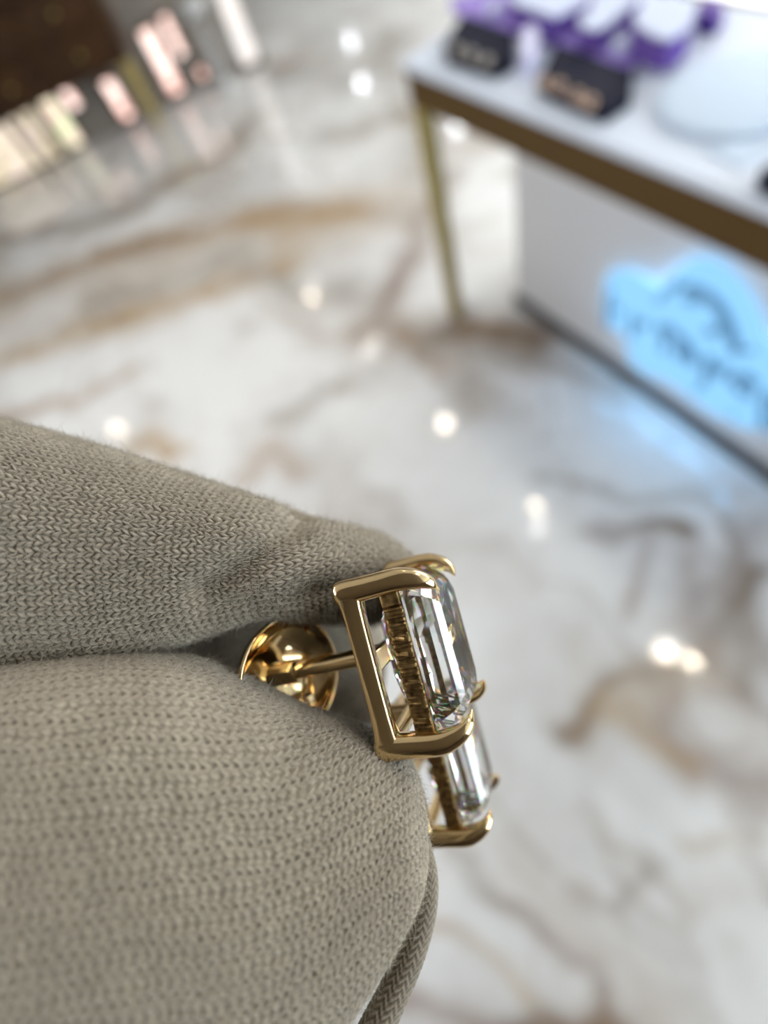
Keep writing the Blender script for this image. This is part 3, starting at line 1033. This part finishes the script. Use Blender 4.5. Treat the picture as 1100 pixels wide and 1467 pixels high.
def sweep(name, st, ns, nth, wale, course, amp, dense_front=True, dents=(), fuzz=0, seed=1, fine_from=-30.0, knit=True, tilt=0.0, shear=None, dots=0.0, back=1.0):
    """st rows: px x, px top, px bottom, centre depth mm, half depth mm; closed at the end"""
    st = np.array(st, float)
    D = catmull(st, 60)
    zc, az = D[:, 3], np.maximum(D[:, 4], .02)
    X = (D[:, 0] - CX) / FPX * zc
    Yt = (D[:, 1] - CY) / FPX * zc
    Yb = (D[:, 2] - CY) / FPX * zc
    seg = np.hypot(np.hypot(np.diff(X), np.diff(zc)), np.maximum(np.abs(np.diff(Yt)), np.abs(np.diff(Yb))))
    s = np.concatenate([[0], np.cumsum(seg)])
    # arc positions: coarse out of the frame, fine in it
    wgt = np.where(D[:, 0] < fine_from, .18, 1.0)
    cw = np.concatenate([[0], np.cumsum(seg * (wgt[1:] + wgt[:-1]) / 2)])
    ss = np.interp(np.linspace(0, cw[-1], ns), cw, s)
    f = lambda a: np.interp(ss, s, a)
    X, Yt, Yb, zc, az, pxx = f(X), f(Yt), f(Yb), f(zc), f(az), f(D[:, 0])
    a = np.linspace(0, 2 * math.pi, nth, endpoint=False)
    th = a - .45 * np.sin(a) if dense_front else a      # th = 0 looks at the camera
    yc, ay = (Yt + Yb) / 2, (Yb - Yt) / 2
    e = 2.15
    c, sn = np.cos(th), np.sin(th)
    cz = np.sign(c) * np.abs(c) ** (2 / e) * np.where(c < 0, back, 1.0)
    sy = np.sign(sn) * np.abs(sn) ** (2 / e)
    P = np.stack([np.repeat(X[:, None], nth, 1), yc[:, None] + ay[:, None] * sy[None], zc[:, None] - az[:, None] * cz[None] + tilt * (ay[:, None] * sy[None])], -1)
    pxx2 = P[..., 0] / P[..., 2] * FPX + CX
    pyy2 = P[..., 1] / P[..., 2] * FPX + CY
    du = np.gradient(P, axis=0)
    dv = np.roll(P, -1, 1) - np.roll(P, 1, 1)
    N = np.cross(dv, du)
    N /= np.linalg.norm(N, axis=-1, keepdims=True) + 1e-9
    ctr = np.stack([X, yc, zc], -1)[:, None]
    if np.mean(np.sum(N * (P - ctr), -1)) < 0:
        N = -N
    disp = np.zeros(P.shape[:2])
    for (ax, ay_, bx, by, wd, dep) in dents:
        ab = np.array([bx - ax, by - ay_])
        t = np.clip(((pxx2 - ax) * ab[0] + (pyy2 - ay_) * ab[1]) / (ab @ ab), 0, 1)
        d = np.hypot(pxx2 - ax - t * ab[0], pyy2 - ay_ - t * ab[1])
        disp -= dep * np.exp(-(d / wd) ** 2) * (c[None] > -.2)
    U = np.repeat(ss[:, None], nth, 1)
    # around: arc length of a mid section so that columns keep their count
    ref = np.argmin(np.abs(pxx - 250))
    sec = np.linalg.norm(np.roll(P[ref], -1, 0) - P[ref], axis=-1)
    v = np.concatenate([[0], np.cumsum(sec)[:-1]])
    nw = round(sec.sum() / wale)
    V = np.repeat((v / sec.sum() * nw)[None], len(ss), 0)
    wob = fbm(U * .35 + seed, V * .22, seed, 3) - .5 + .35 * (fbm(U * 1.5, V * .9, seed + 40, 2) - .5)
    if knit:
        circ = np.linalg.norm(np.roll(P, -1, 1) - P, axis=-1).sum(1)
        Vc = (V + nw / 2) % nw - nw / 2
        A = Vc * np.clip(circ / sec.sum(), .25, 1.2)[:, None] + 1.1 * wob
        if shear:
            r0 = np.clip((pxx2 - shear[0]) / (shear[1] - shear[0]), 0, 1)
            step = np.gradient(ss)[:, None] * r0 * shear[2] / wale
            A = A + np.cumsum(step, 0) * np.sign(np.median(np.gradient(P[..., 1], axis=1)[:, nth // 8:nth // 4]))
        B = U / course + .9 * (fbm(U * .3, V * .2 + 9, seed + 4, 3) - .5)
        fa = A - np.floor(A)
        leg = np.abs(fa - .5) * 2                     # 0 in the middle of the V, 1 at its outer edge
        ph = B + .75 * leg
        fb = ph - np.floor(ph)
        lob = np.sin(math.pi * fb) ** .6
        cross = np.sin(math.pi * np.clip(leg, 0, 1)) ** .55
        h = lob * (.25 + .75 * cross)
        h = h * (.8 + .4 * fbm(A * 1.1, B * 1.1, seed + 8, 2))
        if dots:
            ia = np.floor(A)
            q = B + .5 * (ia % 2)
            fq = q - np.floor(q)
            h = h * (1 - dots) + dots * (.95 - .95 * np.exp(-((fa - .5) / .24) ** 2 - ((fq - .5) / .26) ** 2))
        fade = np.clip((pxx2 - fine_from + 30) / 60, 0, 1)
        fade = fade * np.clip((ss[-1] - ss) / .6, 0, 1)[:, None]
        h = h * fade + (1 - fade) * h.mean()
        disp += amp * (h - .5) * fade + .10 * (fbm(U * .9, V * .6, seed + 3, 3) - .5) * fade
    else:
        h = fbm(U * 2, V * 2, seed, 3)
    P2 = P + N * disp[..., None]
    W3 = cam2w(P2.reshape(-1, 3)) - GL
    n0, n1 = P.shape[:2]
    I = np.arange(n0 * n1).reshape(n0, n1)
    J = np.roll(I, -1, 1)
    faces = np.stack([I[:-1], I[1:], J[1:], J[:-1]], -1).reshape(-1, 4)
    me = mesh(name, W3, faces, True)
    at = me.attributes.new('yarn', 'FLOAT', 'POINT')
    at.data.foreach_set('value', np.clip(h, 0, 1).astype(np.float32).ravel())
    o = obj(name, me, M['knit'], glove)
    if fuzz:
        r = np.random.default_rng(seed)
        ok = np.argwhere((pxx2 > -25) & (pxx2 < 1120) & (pyy2 < 1500) & (c[None] > -.35))
        wt = np.linalg.norm(np.cross(du, dv), axis=-1)[ok[:, 0], ok[:, 1]]
        pick = ok[r.choice(len(ok), fuzz, p=wt / wt.sum())]
        p0 = P2[pick[:, 0], pick[:, 1]]
        nn = N[pick[:, 0], pick[:, 1]]
        tg = du[pick[:, 0], pick[:, 1]]
        tg /= np.linalg.norm(tg, axis=-1, keepdims=True) + 1e-9
        bt = np.cross(nn, tg)
        L = r.gamma(2.0, .20, fuzz)[:, None] + .15
        d1 = nn * r.uniform(.1, .7, (fuzz, 1)) + tg * r.normal(0, .8, (fuzz, 1)) + bt * r.normal(0, .8, (fuzz, 1))
        d1 /= np.linalg.norm(d1, axis=-1, keepdims=True)
        d2 = d1 + r.normal(0, .6, (fuzz, 3)) + nn * r.uniform(-.3, .25, (fuzz, 1))
        d2 /= np.linalg.norm(d2, axis=-1, keepdims=True)
        q0 = p0 - nn * .04
        q1 = q0 + d1 * L * .5
        q2 = q1 + d2 * L * .5
        sd = np.cross(d1, np.array([0, 0, 1.]))
        sd /= np.linalg.norm(sd, axis=-1, keepdims=True) + 1e-9
        wd = .014
        vs = np.stack([q0 - sd * wd, q0 + sd * wd, q1 - sd * wd * .8, q1 + sd * wd * .8, q2 - sd * wd * .4, q2 + sd * wd * .4], 1)
        b = (np.arange(fuzz) * 6)[:, None]
        fs = np.concatenate([b + [0, 1, 3, 2], b + [2, 3, 5, 4]], 0)
        me2 = mesh('fuzz', cam2w(vs.reshape(-1, 3)) - GL, fs)
        obj('fuzz', me2, M['fuzz'], o, kind='stuff')
    return o


index_st = [(-700, 470, 1130, 46, 11), (-300, 530, 1080, 43, 9.8), (-60, 588, 1010, 41.5, 8.6), (0, 602, 992, 41.5, 8.3), (100, 628, 970, 41.6, 7.8), (200, 660, 945, 41.8, 7.2), (300, 692, 908, 42.0, 6.6),
            (380, 718, 884, 42.2, 5.9), (450, 742, 888, 43.2, 5.3), (510, 760, 890, 46.0, 4.6), (555, 776, 890, 48.0, 4.0), (585, 796, 880, 49.2, 3.2), (602, 815, 865, 50.0, 2.0), (608, 838, 846, 50.5, .1)]
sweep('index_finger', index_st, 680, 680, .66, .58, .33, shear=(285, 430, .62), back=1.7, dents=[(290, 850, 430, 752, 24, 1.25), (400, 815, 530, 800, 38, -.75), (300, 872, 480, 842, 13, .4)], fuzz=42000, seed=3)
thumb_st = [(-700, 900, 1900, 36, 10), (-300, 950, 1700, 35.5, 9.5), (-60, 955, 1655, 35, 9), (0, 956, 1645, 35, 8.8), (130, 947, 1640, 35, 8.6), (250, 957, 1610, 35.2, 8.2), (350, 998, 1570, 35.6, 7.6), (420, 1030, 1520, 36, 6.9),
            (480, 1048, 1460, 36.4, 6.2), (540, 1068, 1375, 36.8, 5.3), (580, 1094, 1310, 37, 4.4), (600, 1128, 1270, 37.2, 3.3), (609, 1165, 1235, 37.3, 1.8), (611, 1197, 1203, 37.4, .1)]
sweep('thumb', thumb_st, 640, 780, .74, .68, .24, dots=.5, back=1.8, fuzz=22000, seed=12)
mid_st = [(-700, 700, 1340, 64, 10), (-200, 740, 1220, 61, 9), (0, 770, 1180, 60, 8.5), (200, 790, 1150, 59, 8), (330, 800, 1130, 58.5, 7.4), (420, 815, 1105, 58, 6.4), (490, 832, 1075, 57.5, 5.2), (525, 858, 1045, 57, 4.0), (546, 895, 1008, 57, 2.4),
          (554, 945, 960, 57, .1)]
sweep('middle_finger', mid_st, 260, 300, .74, .66, .15, fuzz=4000, seed=21)
# folded seam running down behind the thumb tip
seam = catmull(np.array([(606, 1205, 38.6, .5), (611, 1255, 38.8, .85), (606, 1305, 38.6, 1.0), (592, 1355, 38.2, 1.05), (574, 1400, 37.8, 1.1), (555, 1440, 37.4, 1.15), (535, 1480, 37.0, 1.2), (500, 1550, 36.5, 1.2), (440, 1600, 35, 1.2), (380, 1590, 33, 1.0)], float), 40)
C3 = np.stack([(seam[:, 0] - CX) / FPX * seam[:, 2], (seam[:, 1] - CY) / FPX * seam[:, 2], seam[:, 2]], 1)
s = np.concatenate([[0], np.cumsum(np.linalg.norm(np.diff(C3, axis=0), axis=1))])
tg = np.gradient(C3, axis=0)
tg /= np.linalg.norm(tg, axis=1, keepdims=True)
b1 = np.cross(tg, [0, 0, 1.])
b1 /= np.linalg.norm(b1, axis=1, keepdims=True)
b2 = np.cross(tg, b1)
th = np.linspace(0, 2 * math.pi, 48, endpoint=False)
hh = .5 + .5 * np.sin(2 * math.pi * (s[:, None] / .62 + 2 * np.abs(((th / (2 * math.pi) * 8) % 1) - .5)[None]))
rad = seam[:, 3][:, None] + .14 * (hh - .5)
SP = C3[:, None] + b1[:, None] * (np.cos(th)[None] * rad)[..., None] + b2[:, None] * (np.sin(th)[None] * rad)[..., None]
I = np.arange(SP.shape[0] * 48).reshape(-1, 48)
J = np.roll(I, -1, 1)
me = mesh('seam', cam2w(SP.reshape(-1, 3)) - GL, np.stack([I[:-1], I[1:], J[1:], J[:-1]], -1).reshape(-1, 4), True)
at = me.attributes.new('yarn', 'FLOAT', 'POINT')
at.data.foreach_set('value', (hh * .8).astype(np.float32).ravel())
obj('seam', me, M['knit'], glove)
# the rest of the hand, left of the frame: palm, two curled fingers and the cuff
palm_st = [(-3200, 700, 1700, 52, 15), (-2600, 640, 1700, 52, 15), (-2000, 420, 1900, 50, 14), (-1300, 380, 1950, 48, 13.5), (-800, 420, 1800, 48, 12), (-560, 560, 1560, 49, 9), (-500, 900, 1250, 50, .1)]
sweep('palm', palm_st, 120, 120, .9, .9, 0, knit=False, dense_front=False, fine_from=-9000)
ring_st = [(-1200, 900, 1400, 70, 8), (-700, 880, 1300, 74, 8), (-300, 900, 1250, 74, 7.5), (-120, 920, 1210, 72, 6.5), (-50, 980, 1150, 71, 4), (-30, 1060, 1080, 71, .1)]
sweep('ring_finger', ring_st, 100, 80, .9, .9, 0, knit=False, dense_front=False, fine_from=-9000)
little_st = [(-1200, 1200, 1640, 72, 7.5), (-800, 1180, 1560, 77, 7.5), (-450, 1180, 1500, 77, 7), (-280, 1210, 1460, 75, 5.5), (-210, 1270, 1400, 74, 3.2), (-190, 1330, 1350, 74, .1)]
sweep('little_finger', little_st, 100, 80, .9, .9, 0, knit=False, dense_front=False, fine_from=-9000)
